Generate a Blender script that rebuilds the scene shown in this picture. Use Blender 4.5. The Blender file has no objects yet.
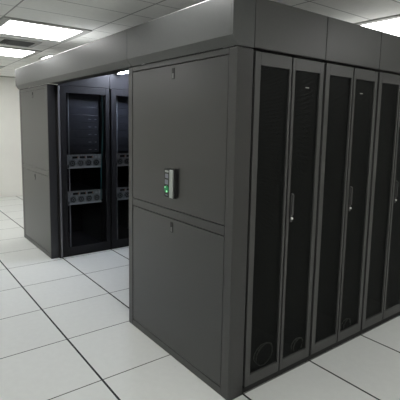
import bpy, bmesh, math, random
from mathutils import Vector, Matrix
random.seed(7)
S = bpy.context.scene
COL = S.collection

# ------------------------------------------------------------------ materials
def mat(name, color, rough=.5, metal=0., spec=.5, noise=0., scale=40., bump=0., emit=None, strength=0.):
    m = bpy.data.materials.new(name); m.use_nodes = True
    nt = m.node_tree; b = nt.nodes['Principled BSDF']
    c = (*color, 1)
    b.inputs['Base Color'].default_value = c
    b.inputs['Roughness'].default_value = rough
    b.inputs['Metallic'].default_value = metal
    b.inputs['Specular IOR Level'].default_value = spec
    if noise or bump:
        tc = nt.nodes.new('ShaderNodeTexCoord')
        n = nt.nodes.new('ShaderNodeTexNoise'); n.inputs['Scale'].default_value = scale
        n.inputs['Detail'].default_value = 4
        nt.links.new(tc.outputs['Object'], n.inputs['Vector'])
        if noise:
            r = nt.nodes.new('ShaderNodeMapRange')
            r.inputs['From Min'].default_value = .3; r.inputs['From Max'].default_value = .7
            r.inputs['To Min'].default_value = 1 - noise; r.inputs['To Max'].default_value = 1 + noise
            nt.links.new(n.outputs['Fac'], r.inputs['Value'])
            mx = nt.nodes.new('ShaderNodeVectorMath'); mx.operation = 'SCALE'
            mx.inputs[0].default_value = color
            nt.links.new(r.outputs['Result'], mx.inputs['Scale'])
            nt.links.new(mx.outputs['Vector'], b.inputs['Base Color'])
        if bump:
            bp = nt.nodes.new('ShaderNodeBump'); bp.inputs['Strength'].default_value = bump
            bp.inputs['Distance'].default_value = .002
            nt.links.new(n.outputs['Fac'], bp.inputs['Height'])
            nt.links.new(bp.outputs['Normal'], b.inputs['Normal'])
    if emit:
        b.inputs['Emission Color'].default_value = (*emit, 1)
        b.inputs['Emission Strength'].default_value = strength
    return m

def grid_mat(name, base, line, ox, oy, px, py, wx, wy, rough, speck=False, joint_bump=False, spec=.5):
    """rectangular tiles: joints at ox + n px (width wx) and oy + n py (width wy), in world metres"""
    m = bpy.data.materials.new(name); m.use_nodes = True
    nt = m.node_tree; L = nt.links; b = nt.nodes['Principled BSDF']
    b.inputs['Roughness'].default_value = rough
    b.inputs['Specular IOR Level'].default_value = spec
    geo = nt.nodes.new('ShaderNodeTexCoord')
    sep = nt.nodes.new('ShaderNodeSeparateXYZ'); L.new(geo.outputs['Object'], sep.inputs[0])
    def M(op, a, c=None):
        n = nt.nodes.new('ShaderNodeMath'); n.operation = op
        for i, v in enumerate((a, c)):
            if v is None: continue
            if isinstance(v, (int, float)): n.inputs[i].default_value = v
            else: L.new(v, n.inputs[i])
        return n.outputs[0]
    def joint(sock, o, p, w):
        t = M('DIVIDE', M('SUBTRACT', sock, o), p)
        fr = M('ABSOLUTE', M('SUBTRACT', M('FRACT', M('ADD', t, .5)), .5))
        return M('LESS_THAN', M('MULTIPLY', fr, p), w / 2), M('FLOOR', t)
    jx, ix = joint(sep.outputs['X'], ox, px, wx)
    jy, iy = joint(sep.outputs['Y'], oy, py, wy)
    j = M('MAXIMUM', jx, jy)
    # a little tone change from tile to tile
    cmb = nt.nodes.new('ShaderNodeCombineXYZ'); L.new(ix, cmb.inputs[0]); L.new(iy, cmb.inputs[1])
    wn = nt.nodes.new('ShaderNodeTexWhiteNoise'); L.new(cmb.outputs[0], wn.inputs['Vector'])
    ns = nt.nodes.new('ShaderNodeTexNoise'); ns.inputs['Scale'].default_value = 24; ns.inputs['Detail'].default_value = 6
    L.new(geo.outputs['Object'], ns.inputs['Vector'])
    tone = M('ADD', M('MULTIPLY', wn.outputs['Value'], .04), M('ADD', M('MULTIPLY', ns.outputs['Fac'], .10), .93))
    sc = nt.nodes.new('ShaderNodeVectorMath'); sc.operation = 'SCALE'; sc.inputs[0].default_value = base
    L.new(tone, sc.inputs['Scale'])
    last = sc.outputs['Vector']
    if speck:
        v = nt.nodes.new('ShaderNodeTexVoronoi'); v.inputs['Scale'].default_value = 2.6
        L.new(geo.outputs['Object'], v.inputs['Vector'])
        sp = M('LESS_THAN', v.outputs['Distance'], .018)
        mx = nt.nodes.new('ShaderNodeMix'); mx.data_type = 'RGBA'
        L.new(M('MULTIPLY', sp, .55), mx.inputs['Factor']); L.new(last, mx.inputs['A']); mx.inputs['B'].default_value = (.2, .15, .12, 1)
        last = mx.outputs['Result']
    mx = nt.nodes.new('ShaderNodeMix'); mx.data_type = 'RGBA'
    L.new(j, mx.inputs['Factor']); L.new(last, mx.inputs['A']); mx.inputs['B'].default_value = (*line, 1)
    L.new(mx.outputs['Result'], b.inputs['Base Color'])
    return m

def glass_mat(name, tint, spec=.06, rough=.04):
    m = bpy.data.materials.new(name); m.use_nodes = True
    nt = m.node_tree; L = nt.links
    for n in list(nt.nodes): nt.nodes.remove(n)
    o = nt.nodes.new('ShaderNodeOutputMaterial'); t = nt.nodes.new('ShaderNodeBsdfTransparent')
    t.inputs['Color'].default_value = (*tint, 1)
    g = nt.nodes.new('ShaderNodeBsdfGlossy'); g.inputs['Roughness'].default_value = rough
    f = nt.nodes.new('ShaderNodeFresnel'); f.inputs['IOR'].default_value = 1.16
    x = nt.nodes.new('ShaderNodeMixShader')
    L.new(f.outputs[0], x.inputs[0]); L.new(t.outputs[0], x.inputs[1]); L.new(g.outputs[0], x.inputs[2])
    L.new(x.outputs[0], o.inputs['Surface'])
    return m

def perf_mat(name):
    """perforated steel: staggered round holes cut by a procedural mask"""
    m = bpy.data.materials.new(name); m.use_nodes = True
    nt = m.node_tree; L = nt.links
    b = nt.nodes['Principled BSDF']
    b.inputs['Base Color'].default_value = (.0075, .0085, .008, 1); b.inputs['Roughness'].default_value = .55
    b.inputs['Specular IOR Level'].default_value = .15
    tc = nt.nodes.new('ShaderNodeTexCoord'); sep = nt.nodes.new('ShaderNodeSeparateXYZ'); L.new(tc.outputs['Object'], sep.inputs[0])
    def M(op, a, c=None):
        n = nt.nodes.new('ShaderNodeMath'); n.operation = op
        for i, v in enumerate((a, c)):
            if v is None: continue
            if isinstance(v, (int, float)): n.inputs[i].default_value = v
            else: L.new(v, n.inputs[i])
        return n.outputs[0]
    P = .0075
    a = M('DIVIDE', sep.outputs['Z'], P)
    odd = M('MULTIPLY', M('MODULO', M('FLOOR', a), 2), .5)
    c = M('SUBTRACT', M('FRACT', M('ADD', M('DIVIDE', sep.outputs['Y'], P), odd)), .5)
    r = M('SUBTRACT', M('FRACT', a), .5)
    d = M('SQRT', M('ADD', M('MULTIPLY', c, c), M('MULTIPLY', r, r)))
    hole = M('LESS_THAN', d, .37)
    tr = nt.nodes.new('ShaderNodeBsdfTransparent'); x = nt.nodes.new('ShaderNodeMixShader')
    L.new(hole, x.inputs[0]); L.new(b.outputs[0], x.inputs[1]); L.new(tr.outputs[0], x.inputs[2])
    L.new(x.outputs[0], nt.nodes['Material Output'].inputs['Surface'])
    return m

MT = {}
MT['steel']   = mat('charcoal_powder_coat', (.0225, .0222, .0222), .31, 0, .8, .05, 60, .04)
MT['header']  = mat('charcoal_header_paint', (.060, .062, .061), .36, 0, .5, .04, 50, .03)
MT['door']    = mat('dark_grey_door_paint', (.055, .055, .054), .42, 0, .5, .04, 60, .03)
MT['inner']   = mat('dark_blue_grey_paint', (.014, .014, .016), .5, 0, .15, .04, 60, .03)
MT['black']   = mat('matt_black', (.006, .006, .006), .7)
MT['carcass'] = mat('black_carcass', (.006, .006, .0065), .5, 0, .4, .1, 30)
MT['blank']   = mat('blanking_plastic', (.040, .042, .050), .38, 0, .5, .1, 30)
MT['rail']    = mat('zinc_rail', (.42, .43, .45), .45, .2)
MT['alu']     = mat('brushed_aluminium', (.46, .49, .47), .32, .75, .5, .08, 200)
MT['chrome']  = mat('chrome', (.75, .77, .76), .18, 1)
MT['server']  = mat('server_grey', (.40, .42, .44), .45, .1, .5, .4, 90)
MT['serverdk']= mat('server_fan_black', (.02, .022, .025), .5)
MT['silver']  = mat('server_silver_edge', (.60, .62, .65), .4, .2)
MT['orange']  = mat('orange_latch', (.42, .13, .05), .5)
MT['cable']   = mat('teal_cable', (.04, .19, .20), .5)
MT['cableg']  = mat('grey_cable', (.38, .38, .36), .5)
MT['white']   = mat('white_label', (.8, .8, .78), .5)
MT['wall']    = mat('cream_wall_paint', (.87, .86, .82), .7, 0, .3, .02, 3, .03)
MT['frame']   = mat('white_light_frame', (.42, .42, .40), .5)
MT['trim']    = mat('ceiling_edge_trim', (.45, .44, .40), .6)
MT['lamp']    = mat('light_panel_diffuser', (.9, .9, .9), .5, emit=(1.0, 1.0, .985), strength=10.4)
MT['led']     = mat('aisle_led_tube', (.9, .9, .9), .4, emit=(.80, .86, 1.0), strength=185)
MT['roof']    = mat('aisle_roof_panel', (.62, .63, .65), .5)
MT['keypad']  = mat('keypad_grey', (.20, .20, .25), .4)
MT['screen']  = mat('reader_window', (.06, .065, .06), .15)
MT['green']   = mat('green_lit_button', (.0, .12, .04), .4, emit=(.01, .50, .14), strength=.18)
MT['greenhi'] = mat('green_lit_dot', (.2, .6, .3), .4, emit=(.45, 1., .55), strength=.7)
MT['ventdk']  = mat('vent_dark', (.03, .03, .03), .6)
MT['louvre']  = mat('dark_louvre', (.10, .10, .10), .6)
MT['strip']   = mat('grey_jamb_strip', (.13, .13, .145), .4)
MT['jamb']    = mat('jamb_paint', (.030, .031, .037), .4)
MT['bounce']    = mat('light_bounce_sheet', (.26, .26, .26), .5, .2)  # for decks added out of view to bounce light upwards
MT['latchm']  = mat('dull_latch', (.13, .13, .13), .4, .3)
MT['perf']    = perf_mat('perforated_black_steel')
MT['glass']   = glass_mat('tinted_door_glass', (.90, .91, .93))
MT['floor']   = grid_mat('raised_floor_tiles', (.675, .690, .672), (.008, .009, .009), 0, 0, .6, .6, .0072, .0130, .55, speck=True, spec=.2)
MT['ceil']    = grid_mat('ceiling_tiles', (.86, .865, .83), (.38, .385, .37), -1.173, -.080, .3955, .791, .010, .013, .8, spec=.2)

# ------------------------------------------------------------------ mesh helpers
class MB:
    def __init__(s): s.bm = bmesh.new()
    def box(s, x0, x1, y0, y1, z0, z1, bev=0.):
        r = bmesh.ops.create_cube(s.bm, size=1)
        v = r['verts']
        for p in v:
            p.co = Vector(((x0+x1)/2 + p.co.x*(x1-x0), (y0+y1)/2 + p.co.y*(y1-y0), (z0+z1)/2 + p.co.z*(z1-z0)))
        if bev:
            e = list({e for p in v for e in p.link_edges})
            bmesh.ops.bevel(s.bm, geom=e, offset=bev, segments=2, affect='EDGES', profile=.5)
        return s
    def prism(s, pts, axis, a, b):
        """extrude a closed 2-D outline along an axis (0: outline is y,z; 1: outline is x,z; 2: x,y)"""
        def mk(p, t):
            if axis == 0: return Vector((t, p[0], p[1]))
            if axis == 1: return Vector((p[0], t, p[1]))
            return Vector((p[0], p[1], t))
        A = [s.bm.verts.new(mk(p, a)) for p in pts]; B = [s.bm.verts.new(mk(p, b)) for p in pts]
        n = len(pts)
        s.bm.faces.new(A); s.bm.faces.new(B[::-1])
        for i in range(n): s.bm.faces.new((A[i], B[i], B[(i+1) % n], A[(i+1) % n]))
        bmesh.ops.recalc_face_normals(s.bm, faces=s.bm.faces)
        return s
    def cyl(s, c, r, h, axis, seg=24, r2=None):
        R = {0: Matrix.Rotation(math.pi/2, 4, 'Y'), 1: Matrix.Rotation(math.pi/2, 4, 'X'), 2: Matrix.Identity(4)}[axis]
        bmesh.ops.create_cone(s.bm, cap_ends=True, segments=seg, radius1=r, radius2=r if r2 is None else r2, depth=h,
                              matrix=Matrix.Translation(c) @ R)
        return s
    def ring(s, c, r0, r1, h, axis, seg=24, sz=1.):
        """flat ring (outer r1, inner r0), stretched by sz in z"""
        def P(r, a, t):
            x, z = r*math.cos(a), r*math.sin(a)*sz
            q = {0: (t, x, z), 1: (x, t, z), 2: (x, z, t)}[axis]
            return Vector(c) + Vector(q)
        ring = []
        for i in range(seg):
            a = 2*math.pi*i/seg
            ring.append([s.bm.verts.new(P(r, a, t)) for r, t in ((r0, -h/2), (r1, -h/2), (r1, h/2), (r0, h/2))])
        for i in range(seg):
            A, B = ring[i], ring[(i+1) % seg]
            for k in range(4): s.bm.faces.new((A[k], A[(k+1) % 4], B[(k+1) % 4], B[k]))
        bmesh.ops.recalc_face_normals(s.bm, faces=s.bm.faces)
        return s
    def tube(s, pts, r, seg=8):
        pts = [Vector(p) for p in pts]; rings = []
        up = Vector((.3, .2, 1)).normalized()
        for i, p in enumerate(pts):
            d = (pts[min(i+1, len(pts)-1)] - pts[max(i-1, 0)]).normalized()
            n = d.cross(up)
            if n.length < 1e-3: n = d.cross(Vector((1, 0, 0)))
            n.normalize(); b = d.cross(n)
            rings.append([s.bm.verts.new(p + r*(math.cos(2*math.pi*k/seg)*n + math.sin(2*math.pi*k/seg)*b)) for k in range(seg)])
        for A, B in zip(rings, rings[1:]):
            for k in range(seg): s.bm.faces.new((A[k], A[(k+1) % seg], B[(k+1) % seg], B[k]))
        s.bm.faces.new(rings[0]); s.bm.faces.new(rings[-1][::-1])
        bmesh.ops.recalc_face_normals(s.bm, faces=s.bm.faces)
        return s
    def build(s, name, m, parent=None):
        me = bpy.data.meshes.new(name); s.bm.to_mesh(me); s.bm.free()
        me.materials.append(MT[m] if isinstance(m, str) else m)
        o = bpy.data.objects.new(name, me); COL.objects.link(o)
        if parent:
            o.parent = parent
            # vertices were given in the space of the thing (Empty), nothing to compensate
        return o

def tag(o, label=None, cat=None, group=None, kind=None):
    if label: o['label'] = label
    if cat: o['category'] = cat
    if group: o['group'] = group
    if kind: o['kind'] = kind
    return o
def thing(name, label, cat, loc=(0, 0, 0), group=None):
    o = bpy.data.objects.new(name, None); COL.objects.link(o); o.location = loc
    o.empty_display_size = .1
    return tag(o, label, cat, group)
def kids(o): return [c for c in bpy.data.objects if c.parent == o]
def copy_tree(o, parent=None):
    c = o.copy(); COL.objects.link(c)
    if parent: c.parent = parent
    for k in kids(o): copy_tree(k, c)
    return c
def relabel(o, loc, label):
    o.location = loc; o['label'] = label; return o
def mesh_thing(mb, name, m, loc, label, cat, group=None):
    o = mb.build(name, m); o.location = loc
    return tag(o, label, cat, group)

# ------------------------------------------------------------------ room shell (x = towards near corner, y = along the aisle)
ZC = 2.43
XW, XE, YS, YN = -6.40, 4.20, -3.60, 5.6
tag(MB().box(XW-.1, XE+.1, YS-.1, YN+.1, -.10, 0).build('floor', 'floor'), kind='structure')
tag(MB().box(XW-.1, XE+.1, YS-.1, YN+.1, ZC, ZC+.1).build('ceiling', 'ceil'), kind='structure')
tag(MB().box(XW-.1, XW, YS-.1, YN+.1, 0, ZC).build('wall_left', 'wall'), kind='structure')
tag(MB().box(XE, XE+.1, YS-.1, YN+.1, 0, ZC).build('wall_right', 'wall'), kind='structure')
tag(MB().box(XW, XE, YN, YN+.1, 0, ZC).build('wall_back', 'wall'), kind='structure')
tag(MB().box(XW, XE, YS-.1, YS, 0, ZC).build('wall_front', 'wall'), kind='structure')
tag(MB().box(XW, XW+.02, YS, YN, ZC-.02, ZC).build('trim_1', 'trim'), kind='structure')

# ------------------------------------------------------------------ ceiling lights
def make_light(sx=.791, sy=.791, fr=.066):
    t = thing('ceiling_light', 'x', 'ceiling light', group='square panel lights in the ceiling')
    f = MB()
    z0, z1 = -.012, -.001
    f.box(-sx/2, sx/2, -sy/2, -sy/2+fr, z0, z1); f.box(-sx/2, sx/2, sy/2-fr, sy/2, z0, z1)
    f.box(-sx/2, -sx/2+fr, -sy/2+fr, sy/2-fr, z0, z1); f.box(sx/2-fr, sx/2, -sy/2+fr, sy/2-fr, z0, z1)
    f.build('frame', 'frame', t)
    MB().box(-sx/2+fr+.001, sx/2-fr-.001, -sy/2+fr+.001, sy/2-fr-.001, -.008, -.002).build('diffuser', 'lamp', t)
    return t
light0 = make_light()
LX = {'a': -3.1505, 'b': -1.5685, 'c': .8045, 'd': 2.3865, 'e': -5.128}
LIGHTS = [  # lights out of view are added to brighten the room, except the near end panel's
 (LX['b'], .3155, 'large bright square ceiling light at upper left, nearest the camera, beside the air vent'),
 (LX['a'], .3155, 'bright square ceiling light at the left edge of the photo beyond the air vent'),
 (LX['c'], 2.6885, 'bright square ceiling light above the row of mesh-door cabinets at upper right'),
 (LX['a'], .3155-2.373, 'added unseen square ceiling light over the open floor in front of the far end panel'),
 (LX['d'], .3155, 'added unseen square ceiling light over the walkway right by the corner post'),
 (LX['d'], .3155-2.373, 'added unseen square ceiling light almost above the viewer'),
 (LX['d'], 2.6885, 'added unseen square ceiling light over the walkway beside the third mesh-door cabinet'),
 (LX['c'], .3155, 'square ceiling light over the near end panel, just above the top edge of the photo'),
 (LX['b'], 4.6, 'added unseen square ceiling light behind the enclosure, left of centre'),
 (LX['c'], 4.6, 'added unseen square ceiling light behind the far end of the mesh-door row'),
 (LX['e'], .3155, 'added unseen square ceiling light by the left wall, level with the far end panel'),
 (LX['e'], .3155-2.373, 'added unseen square ceiling light in the corner by the left wall and front wall'),
 (LX['e'], 2.6885, 'added unseen square ceiling light by the left wall, behind the enclosure'),
]
for i, (x, y, lb) in enumerate(LIGHTS):
    o = light0 if i == 0 else copy_tree(light0)
    relabel(o, (x, y, ZC), lb)
small = make_light(.47, .62, .02)
relabel(small, (-3.19, 1.17, ZC), 'small ceiling light peeking over the top edge of the far header panel')
del small['group']

# air vent
v = thing('air_vent', 'dark louvred square air vent in the ceiling between the two bright lights', 'air vent', (-2.36, .3155, ZC))
f = MB(); a, b_ = .215, .165
f.box(-a, a, -a, -b_, -.010, -.001); f.box(-a, a, b_, a, -.010, -.001); f.box(-a, -b_, -b_, b_, -.010, -.001); f.box(b_, a, -b_, b_, -.010, -.001)
f.build('frame', 'frame', v)
MB().box(-b_, b_, -b_, b_, -.004, -.001).build('backing', 'ventdk', v)
for k in range(5):
    x = -.130 + .058*k
    MB().prism([(x-.016, -.016), (x-.012, -.016), (x+.018, -.004), (x+.014, -.004)], 1, -.085, b_-.004).build('louvre', 'louvre', v)
for k in range(3):
    y = -.148 + .024*k
    MB().box(-b_+.006, b_-.006, y-.004, y+.004, -.013, -.004).build('end_louvre', 'louvre', v)

# ------------------------------------------------------------------ end panels of the two rows
Y0, Y1 = .484, .596
HR = 1.940
def end_panel(name, x0, x1, label, right_post, dark_side):
    t = thing(name, label, 'end panel', (x0, Y0, 0))
    w = x1 - x0; d = Y1 - Y0
    L, Rr = .058, right_post
    MB().box(.004, w-.004, .016, d-.004, .004, 1.9485).build('core', 'black', t)
    MB().box(.004, w-.004, .003, .0155, HR+.001, 1.9485).build('gap_shade', 'black', t)  # black fill added as the shade in the gap below the header
    fr = MB()
    fr.box(0, L, 0, .02, 0, HR, .002)                       # left stile
    fr.box(0, .006, .02, d, 0, HR)                          # left return
    fr.box(L+.002, w-Rr-.002, .001, .016, 1.912, HR, .0015) # top rail
    fr.box(L+.002, w-Rr-.002, .001, .016, 0, .046, .0015)   # bottom rail
    fr.box(L+.004, w-Rr-.004, .001, .016, .942, .994, .0015)# middle rail
    fr.build('frame', 'steel', t)
    cp = MB().box(w-Rr, w, 0, d, 0, HR, .003).build('corner_post', 'steel', t)
    up = MB().box(L+.006, w-Rr-.004, .002, .015, .999, 1.906, .002).build('upper_panel', 'steel', t)
    lo = MB().box(L+.006, w-Rr-.004, .002, .015, .051, .936, .002).build('lower_panel', 'steel', t)
    for par, zt in ((up, 1.858), (lo, .884)):
        xc = .593
        la = MB().box(xc-.015, xc+.015, .0, .0025, zt-.036, zt+.030, .0005).build('latch', 'black', par)
        MB().box(xc-.0095, xc+.0095, -.0015, .001, zt-.032, zt-.002, .0005).build('latch_lever', 'latchm', la)
    if dark_side:
        MB().box(w, w+.003, .002, d-.030, 0, HR, .0005).build('side_face', 'jamb', t)
        MB().box(w, w+.002, d-.030, d, 0, HR).build('side_gap_fill', 'black', t)  # black face added in place of the dark gap beside the jamb
    return t
end_panel('end_panel', .012, 1.200, 'large charcoal steel end panel of the near cabinet row, carrying the access reader', .066, False)
fe = end_panel('end_panel', -3.013, -1.875, 'charcoal steel end panel of the far cabinet row, at the left of the aisle opening', .020, True)
# aluminium edge strip standing at the side of the opening, before the first far cabinet
es = thing('door_jamb_strip', 'tall narrow grey jamb strip between the far end panel and the first glass-door cabinet', 'door jamb', (-1.84, .585, 0))
MB().box(.004, .024, -.002, .014, 0, HR-.004, .002).build('channel', 'strip', es)
MB().box(-.026, .003, -.012, .012, .0, HR-.004).build('gap_fill', 'black', es)  # second box: black filler drawn as the shaded gap behind the channel

# ------------------------------------------------------------------ header panels
YH = .448
PROF = [(YH, 1.996), (YH, 2.199), (YH+.006, 2.205), (YH+.022, 2.205), (YH+.022, 2.005), (Y0+.004, 1.968), (Y0+.004, 1.950), (Y0, 1.949)]
def header_front(x0, x1, label, endcap):
    mb = MB().prism([(p[0], p[1]) for p in PROF], 0, x0, x1)
    if endcap:
        mb.prism([(YH+.023, 2.002), (YH+.023, 2.205), (Y1, 2.205), (Y1, 1.950), (Y0+.006, 1.950), (Y0+.006, 1.968)], 0, x0, x0+.012)
    mb.box(x0+.014, x1-.002, YH+.023, Y1, 2.196, 2.2045)
    o = mb.build('fascia', 'header'); o['label'] = label; o['category'] = 'header panel'
    return o
header_front(-3.030, .0575, 'long charcoal header panel spanning the aisle opening and the far end panel', True)
header_front(.0625, 1.184, 'charcoal header panel with chamfered lower edge above the near end panel', False)
jn = MB().prism([(YH+.003, 1.997), (YH+.003, 2.203), (YH+.0215, 2.203), (YH+.0215, 2.006), (Y0+.0055, 1.968), (Y0+.0055, 1.951), (Y0+.003, 1.951)], 0, .0580, .0620)
tag(jn.build('seam_strip', 'black'), 'black seam strip between the two long header panels over the aisle opening', 'seam strip')
# side headers above the mesh-door cabinets
mb = MB().prism([(YH, 1.996), (YH, 2.205), (.5975, 2.205), (.5975, 1.949), (Y0, 1.949)], 0, 1.185, 1.200)
o = mb.build('fascia', 'header'); tag(o, 'narrow charcoal header piece at the corner above the corner post', 'header panel')
SIDE = ['charcoal header panel above the first mesh-door cabinet from the corner', 'charcoal header panel above the second mesh-door cabinet from the corner',
        'charcoal header panel above the third mesh-door cabinet from the corner, at right edge', 'charcoal header panel above the fourth mesh-door cabinet, beyond the right edge']
for k in range(4):
    y = .602 + .6*k
    mb = MB().box(1.184, 1.200, 0, .5955, 1.950, 2.205, .0015)
    o = mb.build('fascia', 'door'); o.location = (0, y, 0); tag(o, SIDE[k], 'header panel', 'header panels above the mesh-door row')
o = MB().box(1.165, 1.182, .4905, 2.998, 1.9445, 2.190).build('gap_blackout', 'black')  # black sheet added so the gap between headers and doors looks shaded
tag(o, 'added black sheet standing in for shade in the gap under the header panels over the mesh-door cabinets', 'gap blackout')
o = MB().box(.075, 1.163, .600, 2.998, 2.180, 2.192).build('bounce_deck', 'bounce')  # unseen deck added as a reflector to lighten the ceiling
tag(o, 'added unseen grey deck over the near cabinet row, bouncing light to the ceiling', 'bounce deck')
o = MB().box(-2.99, -1.86, .600, 2.998, 2.180, 2.192).build('bounce_deck', 'bounce')  # same added reflector above the far row
tag(o, 'added unseen grey deck over the far cabinet row, bouncing light to the ceiling', 'bounce deck')
o = MB().box(-1.870, -1.8545, .600, 2.998, 1.9465, 2.178).build('gap_blackout', 'black')  # added to block light leaking through the gap above the glass doors
tag(o, 'added black sheet stopping light that leaks under the inner header panels over the glass-door cabinets', 'gap blackout')
# inner header panels above the glass-door cabinets
INN = ['blue-grey inner header panel above the first glass-door cabinet', 'blue-grey inner header panel above the second glass-door cabinet',
       'blue-grey inner header panel above the third glass-door cabinet', 'blue-grey inner header panel above the fourth glass-door cabinet']
for k in range(4):
    o = MB().box(-1.853, -1.837, 0, .596, 1.9465, 2.190, .001).build('inner_fascia', 'inner')
    o.location = (0, .602+.6*k-.004, 0); tag(o, INN[k], 'header panel', 'inner header panels over the glass-door row')
    o = MB().box(.052, .068, 0, .596, 1.9445, 2.190, .001).build('inner_fascia', 'inner')
    o.location = (0, .602+.6*k-.004, 0)
    tag(o, 'hidden inner header panel above the back of mesh-door cabinet ' + ['next to the end panel', 'second from the end panel', 'third from the end panel', 'fourth from the end panel'][k], 'header panel')
# lintel and roof of the enclosure
mb = MB().box(-1.830, .006, .492, .594, 1.950, 2.190)
tag(mb.build('lintel', 'black'), 'black steel lintel over the aisle opening behind the long header', 'lintel')
rp = thing('aisle_roof', 'flat grey roof panels closing the aisle between the two rows', 'roof', (-.92, .6, 2.0))
for k in range(4):
    MB().box(-.915, .945, .6*k, .6*k+.594, .1925, .2025).build('roof_panel', 'roof', rp)
# added unseen panel at the back of the aisle, stops light leaking in
bd = thing('aisle_light_block', 'added unseen dark panel that stops light leaking in at the far end of the aisle', 'end panel', (-.92, 3.02, 0))
MB().box(-.93, .93, 0, .03, 0, 1.946).build('panel', 'inner', bd)

# aisle light
al = thing('aisle_light', 'bluish white tube light under the roof of the aisle, just inside the opening', 'tube light', (-1.55, 1.30, 2.1925))
MB().box(-.25, .25, -.030, .030, -.035, 0, .004).build('housing', 'frame', al)
MB().cyl((0, 0, -.055), .024, .452, 0, 20).build('tube', 'led', al)
MB().box(-.25, -.226, -.030, .030, -.082, -.035, .003).build('end_cap', 'frame', al)
MB().box(.226, .25, -.030, .030, -.082, -.035, .003).build('end_cap', 'frame', al)

# ------------------------------------------------------------------ mesh-door cabinets (near row)
def leaf(parent, y0, y1, my0, my1, handle, hy=None):
    d = MB(); X0, X1 = 1.176, 1.200; Z0, Z1 = .036, 1.932; M0, M1 = .100, 1.864
    d.box(X0, X1, y0, my0, Z0, Z1, .0012); d.box(X0, X1, my1, y1, Z0, Z1, .0012)
    d.box(X0, X1, my0, my1, Z0, M0, .0012); d.box(X0, X1, my0, my1, M1, Z1, .0012)
    d = d.build('door', 'door', parent)
    MB().box(1.188, 1.190, my0+.0005, my1-.0005, M0+.0005, M1-.0005).build('mesh_sheet', 'perf', d)
    if handle:
        h = MB().box(1.198, 1.206, hy-.010, hy+.010, .975, 1.148, .003).box(1.206, 1.215, hy-.007, hy+.007, 1.02, 1.142, .003).build('handle', 'handle', d)
        MB().cyl((1.209, hy, .998), .0070, .008, 0, 16).build('lock', 'white', h)
    return d
MT['handle'] = mat('handle_grey', (.06, .06, .06), .35, .2)
def make_mesh_cabinet():
    t = thing('server_cabinet', 'x', 'server cabinet', (0, .6, 0), 'mesh-door cabinets along the near row')
    b = MB()
    b.box(.050, 1.164, .001, .010, .032, 1.944); b.box(.050, 1.170, .590, .599, .032, 1.944)
    b.box(.050, 1.170, .010, .590, 1.934, 1.944); b.box(.050, 1.170, .010, .590, .032, .042)
    b.box(.050, .060, .010, .590, .042, 1.934)
    b.build('body', 'carcass', t)
    MB().box(.070, 1.195, .0005, .5995, 0, .031).build('plinth', 'black', t)
    f = MB()
    f.box(1.150, 1.172, .010, .040, .042, 1.934); f.box(1.150, 1.172, .560, .590, .042, 1.934)
    f.build('mounting_rail', 'carcass', t)
    leaf(t, .012, .297, .052, .281, False)
    leaf(t, .309, .590, .331, .556, True, .347)
    return t
cab0 = make_mesh_cabinet()
LB = ['first mesh-door server cabinet, next to the corner post', 'second mesh-door server cabinet from the corner, in the middle of the row',
      'third mesh-door server cabinet from the corner, at the right edge', 'fourth mesh-door server cabinet from the corner, beyond the right edge']
for k in range(4):
    o = cab0 if k == 0 else copy_tree(cab0)
    relabel(o, (0, .6 + .6*k, 0), 'dark grey ' + LB[k])

# loose things seen faintly through the mesh
def coil(c, r, label, turns=1.6, tilt=.15, col='cableg', arc=None):
    pts = []
    n = 44
    for i in range(n+1):
        a = 2*math.pi*turns*i/n
        rr = r*(1 - .06*i/n)
        pts.append((c[0] + .012*math.sin(a*.43) + tilt*rr*math.sin(a), c[1] + rr*math.cos(a), c[2] + rr*math.sin(a)))
    o = MB().tube(pts, .0035, 6).build('cable_coil', col)
    tag(o, label, 'cable', 'loops of cable behind the mesh doors')
coil((1.160, .800, .165), .075, 'tangled loop of cable low behind the left leaf of the first mesh cabinet')
coil((1.160, 1.115, .124), .050, 'loop of grey cable low behind the right leaf of the first mesh cabinet')
coil((1.160, 1.660, .105), .050, 'loop of grey cable low behind the right leaf of the second mesh cabinet')
for y, w_ in ((1.051, 'first'), (1.615, 'second')):  # thin pale dash on each right mesh leaf
    o = MB().box(1.1905, 1.192, y-.016, y+.016, 1.771, 1.777).build('mark', 'cableg')
    tag(o, 'tiny pale sticker high on the right mesh leaf of the %s cabinet' % w_, 'mark')

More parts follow.
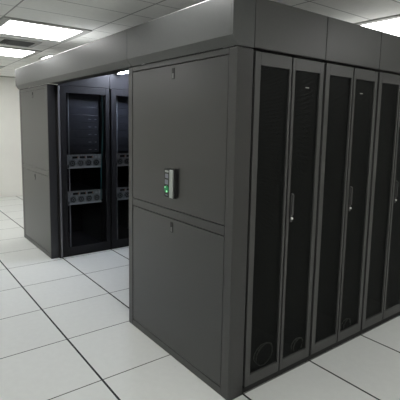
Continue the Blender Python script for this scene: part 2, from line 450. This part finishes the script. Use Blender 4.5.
# ------------------------------------------------------------------ glass-door cabinets (far row)
def make_glass_cabinet():
    t = thing('server_cabinet', 'x', 'server cabinet', (0, .6, 0), 'glass-door cabinets along the far row')
    b = MB()
    b.box(-2.990, -1.862, .001, .012, .022, 1.946); b.box(-2.990, -1.862, .588, .599, .022, 1.946)
    b.box(-2.990, -1.862, .012, .588, 1.934, 1.946); b.box(-2.990, -1.862, .012, .588, .022, .034)
    b.box(-2.990, -2.980, .012, .588, .034, 1.934)
    b.build('body', 'carcass', t)
    MB().box(-2.98, -1.855, .006, .594, 0, .021).build('plinth', 'black', t)
    d = MB(); X0, X1 = -1.856, -1.830; y0, y1, g0, g1 = .010, .584, .072, .540; Z0, Z1, M0, M1 = .026, 1.942, .110, 1.866
    d.box(X0, X1, y0, g0, Z0, Z1, .002); d.box(X0, X1, g1, y1, Z0, Z1, .002)
    d.box(X0, X1, g0, g1, Z0, M0, .002); d.box(X0, X1, g0, g1, M1, Z1, .002)
    d = d.build('door', 'inner', t)
    MB().box(-1.845, -1.841, g0+.001, g1-.001, M0+.001, M1-.001).build('glass_pane', 'glass', d)
    # 19 inch rails
    MB().box(-1.949, -1.9395, .131, .142, .06, 1.90).build('mounting_rail', 'rail', t)
    MB().box(-1.949, -1.9395, .512, .523, .06, 1.90).build('mounting_rail', 'carcass', t)
    MB().box(-1.960, -1.952, .525, .586, .04, 1.93).build('side_filler', 'carcass', t)
    MB().box(-1.960, -1.952, .014, .094, .04, 1.93).build('side_filler', 'carcass', t)
    # blanking panels, 2U each, and a deep dark space below
    z = 1.900; k = 0
    while z - .0865 > 1.185:
        bp = MB().box(-1.959, -1.951, .098, .508, z-.0865, z, .003)
        bp.build('blanking_panel', 'blank', t)
        if k > 2:
            MB().box(-1.9508, -1.9495, .452, .475, z-.052, z-.047).build('vent_slot', 'rail', t)
            MB().box(-1.9508, -1.9495, .375, .410, z-.052, z-.047).build('vent_slot', 'rail', t)
        z -= .089; k += 1
    MB().box(-2.75, -2.74, .014, .586, .05, 1.92).build('inner_back', 'carcass', t)
    return t
gcab0 = make_glass_cabinet()
GL = ['first glass-door server cabinet, next to the left side of the aisle opening', 'second glass-door server cabinet, partly hidden by the near end panel',
      'third glass-door server cabinet, hidden behind the near row', 'fourth glass-door server cabinet, hidden behind the near row at the aisle end']
for k in range(4):
    o = gcab0 if k == 0 else copy_tree(gcab0)
    relabel(o, (0, .6+.6*k, 0), 'dark ' + GL[k])

def make_server():
    t = thing('rack_server', 'x', 'server', (0, 0, 0), 'rack servers with round fans')
    h = .162; w0, w1 = .000, .432
    MB().box(-2.62, -1.938, .030, .405, .004, h-.004, .003).build('chassis', 'serverdk', t)
    MB().box(-1.938, -1.930, w0, w1, 0, h, .002).build('faceplate', 'server', t)
    for k in range(4):
        yc = .070 + .097*k
        fn = MB().cyl((-1.927, yc, .062), .039, .006, 0, 28).build('fan', 'serverdk', t)
        MB().ring((-1.923, yc, .062), .031, .036, .003, 0, 28).ring((-1.923, yc, .062), .012, .017, .003, 0, 20).build('fan_guard', 'server', fn)
    for k in range(3):
        y = .070 + .088*k
        s_ = MB().box(-1.9295, -1.9265, y, y+.060, .116, .142).build('bay', 'black', t)
        MB().box(-1.928, -1.925, y+.062, y+.068, .118, .142).build('bay_latch', 'orange', s_)
    MB().box(-1.9295, -1.924, .340, .372, .118, .136).box(-1.9295, -1.924, .385, .405, .112, .146).build('port_block', 'silver', t)
    MB().box(-1.930, -1.922, .012, .420, .004, .021, .002).build('bottom_edge', 'silver', t)
    for y in (.008, .412):
        MB().box(-1.930, -1.912, y, y+.012, .010, .045, .002).build('ear_handle', 'chrome', t)
    return t
sv0 = make_server()
spots = []
for k, nm in enumerate(['first', 'second']):
    for z, w_ in ((1.012, 'upper'), (.586, 'lower')):
        spots.append((k, z, '%s grey rack server with round fans inside the %s glass-door cabinet' % (w_, nm)))
for i, (k, z, lb) in enumerate(spots):
    o = sv0 if i == 0 else copy_tree(sv0)
    relabel(o, (0, .698 + .6*k, z), lb)
for k, nm in enumerate(['first', 'second']):
    y = 1.150 + .6*k
    pts = []
    for i in range(36):
        s_ = i/35
        pts.append((-1.905 + .006*math.sin(9*s_), y - .024 + .012*math.sin(5.2*s_) - .012*s_, 1.86 - 1.24*s_))
    o = MB().tube(pts, .0055, 6).build('cable', 'cable')
    tag(o, 'thin teal cable hanging down the right side inside the %s glass-door cabinet' % nm, 'cable')

# ------------------------------------------------------------------ access reader on the near end panel
ar = thing('access_reader', 'small silver and black access reader with a green lit button on the near end panel', 'access reader', (.540, Y0-.0005, 1.078))
MB().box(.004, .120, -.016, 0, -.002, .186, .004).build('back_box', 'black', ar)
MB().box(.004, .068, -.020, -.016, .004, .184, .003).build('face', 'screen', ar)
MB().box(.073, .113, -.028, -.016, .000, .180, .006).build('cover', 'alu', ar)
MB().box(.016, .056, -.022, -.020, .160, .172, .0008).build('top_window', 'alu', ar)
MB().box(.018, .054, -.022, -.020, .122, .150, .0008).build('display', 'keypad', ar)
MB().box(.014, .052, -.022, -.020, .082, .112, .0008).build('keypad', 'keypad', ar)
MB().box(.024, .046, -.022, -.020, .010, .016, .0008).build('bottom_mark', 'keypad', ar)
gb = MB().cyl((.036, -.023, .052), .022, .006, 1, 28).build('button', 'green', ar)
MB().cyl((.047, -.0275, .038), .0065, .004, 1, 16).build('indicator', 'greenhi', gb)
MB().cyl((.028, -.0275, .064), .004, .004, 1, 16).build('indicator', 'greenhi', gb)

# ------------------------------------------------------------------ camera
A = Vector((0, 0, 0)); yaw, pitch, roll = 2.4849, .1247, -.02
fwd = Vector((math.cos(yaw)*math.cos(pitch), math.sin(yaw)*math.cos(pitch), -math.sin(pitch)))
rt = fwd.cross(Vector((0, 0, 1))).normalized(); dn = fwd.cross(rt)
c, s = math.cos(roll), math.sin(roll)
r2 = c*rt + s*dn; d2 = -s*rt + c*dn
cam = bpy.data.cameras.new('camera'); co = bpy.data.objects.new('camera', cam); COL.objects.link(co)
M3 = Matrix((r2, -d2, -fwd)).transposed()
co.matrix_world = Matrix.Translation((2.8484, -.9816, 1.5414)) @ M3.to_4x4()
cam.sensor_fit = 'HORIZONTAL'; cam.sensor_width = 36
cam.lens = 421.894/400*36
cam.shift_x = -4.6984/400; cam.shift_y = -21.9251/400
cam.clip_start = .05
S.camera = co

w = bpy.data.worlds.new('world'); S.world = w; w.use_nodes = True
w.node_tree.nodes['Background'].inputs[0].default_value = (.5, .52, .55, 1)
w.node_tree.nodes['Background'].inputs[1].default_value = .05
S.view_settings.view_transform = 'Standard'; S.view_settings.look = 'None'
S.view_settings.exposure = 0; S.view_settings.gamma = 1
S.view_settings.use_curve_mapping = False
